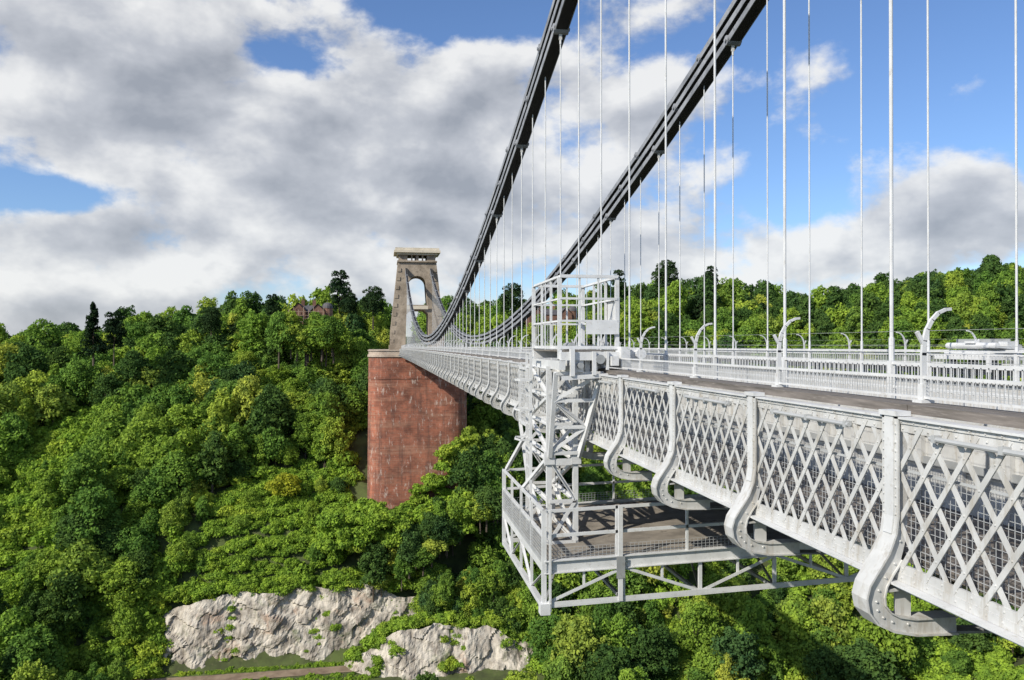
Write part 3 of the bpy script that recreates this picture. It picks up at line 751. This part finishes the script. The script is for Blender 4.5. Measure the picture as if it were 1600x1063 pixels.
# ------------------------------------------------------------ houses
def house(name,px,ptop,Y,wd,scaf,hide):
    X,Y,zt_=at(px,ptop,Y); e=empty(name); e.location=(X,Y,zt_); h=MB(); r=MB(); g=MB(); c=MB()
    h.box(-wd/2,wd/2,0,9,-12,-3.5,M_brickh); h.box(-wd/2-1,-wd/2+3.2,-1.2,6,-12,-3,M_brickh); h.box(wd/2-3.2,wd/2+.8,-1.2,6,-12,-3.2,M_brickh)
    def gable(x0,x1,y0,y1,z0,z1):
        m=(x0+x1)/2
        r.add([(x0-.3,y0-.3,z0),(x1+.3,y0-.3,z0),(m,y0-.3,z1),(x0-.3,y1,z0),(x1+.3,y1,z0),(m,y1,z1)],[(0,2,5,3),(1,4,5,2),(3,5,4)],M_slate)
        h.add([(x0,y0,z0-.01),(x1,y0,z0-.01),(m,y0,z1-.25)],[(0,1,2)],M_brickh)
    gable(-wd/2-1,-wd/2+3.2,-1.2,6,-3,-.6); gable(wd/2-3.2,wd/2+.8,-1.2,6,-3.2,-.9)
    r.add([(-wd/2-.3,-.3,-3.5),(wd/2+.3,-.3,-3.5),(wd/2+.3,9.3,-3.5),(-wd/2-.3,9.3,-3.5),(-wd/2+2,4.5,-1.2),(wd/2-2,4.5,-1.2)],[(0,1,5,4),(1,2,5),(2,3,4,5),(3,0,4)],M_slate)
    for x in (-wd/4,wd/6): h.box(x-.5,x+.5,4,4.8,-3,.3,M_brickh); c.cyl((x,4.4,.3),(x,4.4,.8),.15,M_brickh,8)
    for i in range(5):
        for j in range(2):
            x=-wd/2+wd*(i+.5)/5
            y=-.03 if abs(x)<wd/2-3.2 else -1.23
            g.box(x-.45,x+.45,y,y+.05,-6.3-j*3,-4.6-j*3,M_glass); g.box(x-.55,x+.55,y-.05,y+.04,-6.5-j*3,-6.32-j*3,M_cornice)
    h.cyl((wd/2+1.5,1,-12),(wd/2+1.5,1,-2.2),1.6,M_brickh,14)
    for k in range(4):
        a0=k*math.pi/8; a1=(k+1)*math.pi/8
        c.cyl((wd/2+1.5,1,-2.2+1.8*math.sin(a0)),(wd/2+1.5,1,-2.2+1.8*math.sin(a1)),1.7*math.cos(a0),M_slate,14,max(.05,1.7*math.cos(a1)))
    c.cyl((wd/2+1.5,1,-.5),(wd/2+1.5,1,.6),.06,M_slate,6)
    obj('house_walls',h.mesh('house_walls'),e); obj('house_roof',r.mesh('house_roof'),e); obj('house_windows',g.mesh('house_windows'),e); obj('house_turret',c.mesh('house_turret'),e)
    if scaf:
        s=MB()
        for i in range(8):
            x=-wd/2-1.5+i*(wd+2)/7
            for y in (-2.6,-1.6): s.cyl((x,y,-12),(x,y,-2.8+.8*(i%2)),.05,M_scaf,5)
        for j in range(3):
            z=-3.4-j*2
            s.cyl((-wd/2-1.7,-2.6,z),(wd/2+.7,-2.6,z),.05,M_scaf,5)
            s.box(-wd/2-1.5,wd/2+.5,-2.5,-1.7,z-1.15,z-1.05,M_scaf)
        obj('scaffolding',s.mesh('scaffolding'),e)
    for i in range(14):
        x=X+random.uniform(-wd/2-4,wd/2+4); yy=Y-random.uniform(7,11); me_=random.choice(trees[:8]); s_=random.uniform(.9,1.1)
        put(me_,x,yy,zt_-hide-11*s_+random.uniform(-1.2,.9),s_)
house('brick_house',482,470,242,8,True,6.0)
house('brick_house',860,476,262,13,False,7.5)

# ------------------------------------------------------------ sun & sky
sd=Vector((-.74,-.46,.60)).normalized()
el=math.asin(sd.z); azs=math.atan2(sd.x,sd.y)
L=bpy.data.lights.new('sun','SUN'); L.energy=5.0; L.angle=math.radians(.5); L.color=(1,.94,.83)
lo=bpy.data.objects.new('sun',L); col.objects.link(lo); lo.rotation_euler=sd.to_track_quat('Z','Y').to_euler()
w=bpy.data.worlds.new('World'); scene.world=w; w.use_nodes=True; nt=w.node_tree; N=nt.nodes; K=nt.links; N.clear()
out=N.new('ShaderNodeOutputWorld'); bg=N.new('ShaderNodeBackground'); K.new(bg.outputs[0],out.inputs[0])
sky=N.new('ShaderNodeTexSky'); sky.sky_type='NISHITA'; sky.sun_disc=False; sky.sun_elevation=el; sky.sun_rotation=azs; sky.air_density=1.0; sky.dust_density=.3; sky.ozone_density=5.0
def mth(op,a,b=None,c=None,clamp=False):
    n=N.new('ShaderNodeMath'); n.operation=op; n.use_clamp=clamp
    for i,v in enumerate((a,b,c)):
        if v is None: continue
        if isinstance(v,(int,float)): n.inputs[i].default_value=v
        else: K.new(v,n.inputs[i])
    return n.outputs[0]
tcn=N.new('ShaderNodeTexCoord'); sp=N.new('ShaderNodeSeparateXYZ'); K.new(tcn.outputs['Generated'],sp.inputs[0])
AZ=mth('ARCTAN2',sp.outputs[0],sp.outputs[1]); EL=mth('ARCSINE',sp.outputs[2])
blobs=[(200,110,340,120,.36),(260,215,120,50,.14),(520,240,240,100,.28),(400,320,300,50,.23),(780,150,190,100,.28),(1010,170,120,80,.20),(190,385,230,50,.28),(820,350,240,80,.24),
(1270,385,340,55,.30),(1560,285,60,45,.22),(60,300,120,24,-.60),(460,95,60,30,-.32),(720,10,130,38,-.42),(1330,130,300,140,-.20),(60,480,300,25,.18),(1500,110,60,45,.15),(1210,170,110,70,.15),(900,490,900,30,.12),(980,40,80,40,.10),(560,420,120,30,.1),(1440,330,90,40,.14)]
acc=None
for (bx,by,rx,ry,wt) in blobs:
    u=(bx-800)/F; a=math.atan(u)+TH0; e=math.atan((537-by)/F*math.cos(math.atan(u)))
    t1=mth('POWER',mth('ABSOLUTE',mth('MULTIPLY',mth('SUBTRACT',AZ,a),F/rx)),2.0)
    t2=mth('POWER',mth('ABSOLUTE',mth('MULTIPLY',mth('SUBTRACT',EL,e),F/ry)),2.0)
    g=mth('MULTIPLY',mth('EXPONENT',mth('MULTIPLY',mth('ADD',t1,t2),-1.0)),wt)
    acc=g if acc is None else mth('ADD',acc,g)
def nz(dx,dy,scale,detail,rough=.55):
    c=N.new('ShaderNodeCombineXYZ'); K.new(mth('ADD',AZ,dx),c.inputs[0]); K.new(mth('MULTIPLY',mth('ADD',EL,dy),1.5),c.inputs[1]); c.inputs[2].default_value=1.3
    n=N.new('ShaderNodeTexNoise'); n.inputs['Scale'].default_value=scale; n.inputs['Detail'].default_value=detail; n.inputs['Roughness'].default_value=rough; n.inputs['Distortion'].default_value=.1
    K.new(c.outputs[0],n.inputs['Vector']); return n.outputs['Fac']
n1=nz(0,0,7.0,14,.57); n2=nz(-.018,.028,7.0,5,.53); n1s=nz(0,0,7.0,7,.55)
D=mth('ADD',mth('ADD',mth('MULTIPLY',mth('SUBTRACT',n1,.5),1.42),acc),-.03)
mr=N.new('ShaderNodeMapRange'); mr.interpolation_type='SMOOTHSTEP'; mr.inputs[1].default_value=-.07; mr.inputs[2].default_value=.17; K.new(D,mr.inputs[0]); cover=mr.outputs[0]
core=N.new('ShaderNodeMapRange'); core.inputs[1].default_value=.12; core.inputs[2].default_value=.58; K.new(D,core.inputs[0])
shade=mth('ADD',mth('ADD',.78,mth('MULTIPLY',mth('SUBTRACT',n1s,n2),3.1)),mth('MULTIPLY',core.outputs[0],-.62),clamp=True)
cr=N.new('ShaderNodeValToRGB'); cr.color_ramp.elements[0].color=(.36,.385,.43,1); cr.color_ramp.elements[1].color=(.90,.90,.89,1)
e3=cr.color_ramp.elements.new(.5); e3.color=(.56,.58,.62,1); K.new(shade,cr.inputs[0])
sc=N.new('ShaderNodeMixRGB'); sc.blend_type='MULTIPLY'; sc.inputs[0].default_value=1; K.new(sky.outputs[0],sc.inputs[1]); sc.inputs[2].default_value=(.13,.135,.15,1)
mx=N.new('ShaderNodeMixRGB'); K.new(mth('MULTIPLY',cover,.93),mx.inputs[0]); K.new(sc.outputs[0],mx.inputs[1]); K.new(cr.outputs[0],mx.inputs[2])
K.new(mx.outputs[0],bg.inputs[0]); bg.inputs[1].default_value=1.0

# ------------------------------------------------------------ camera
cam=bpy.data.cameras.new('camera'); co=bpy.data.objects.new('camera',cam); col.objects.link(co); scene.camera=co
cam.lens=F/1600*36; cam.sensor_width=36; cam.clip_end=12000; cam.clip_start=.1
co.location=(0,0,0); co.rotation_euler=(math.radians(90+.26),0,-TH0)
print('trees',cnt)
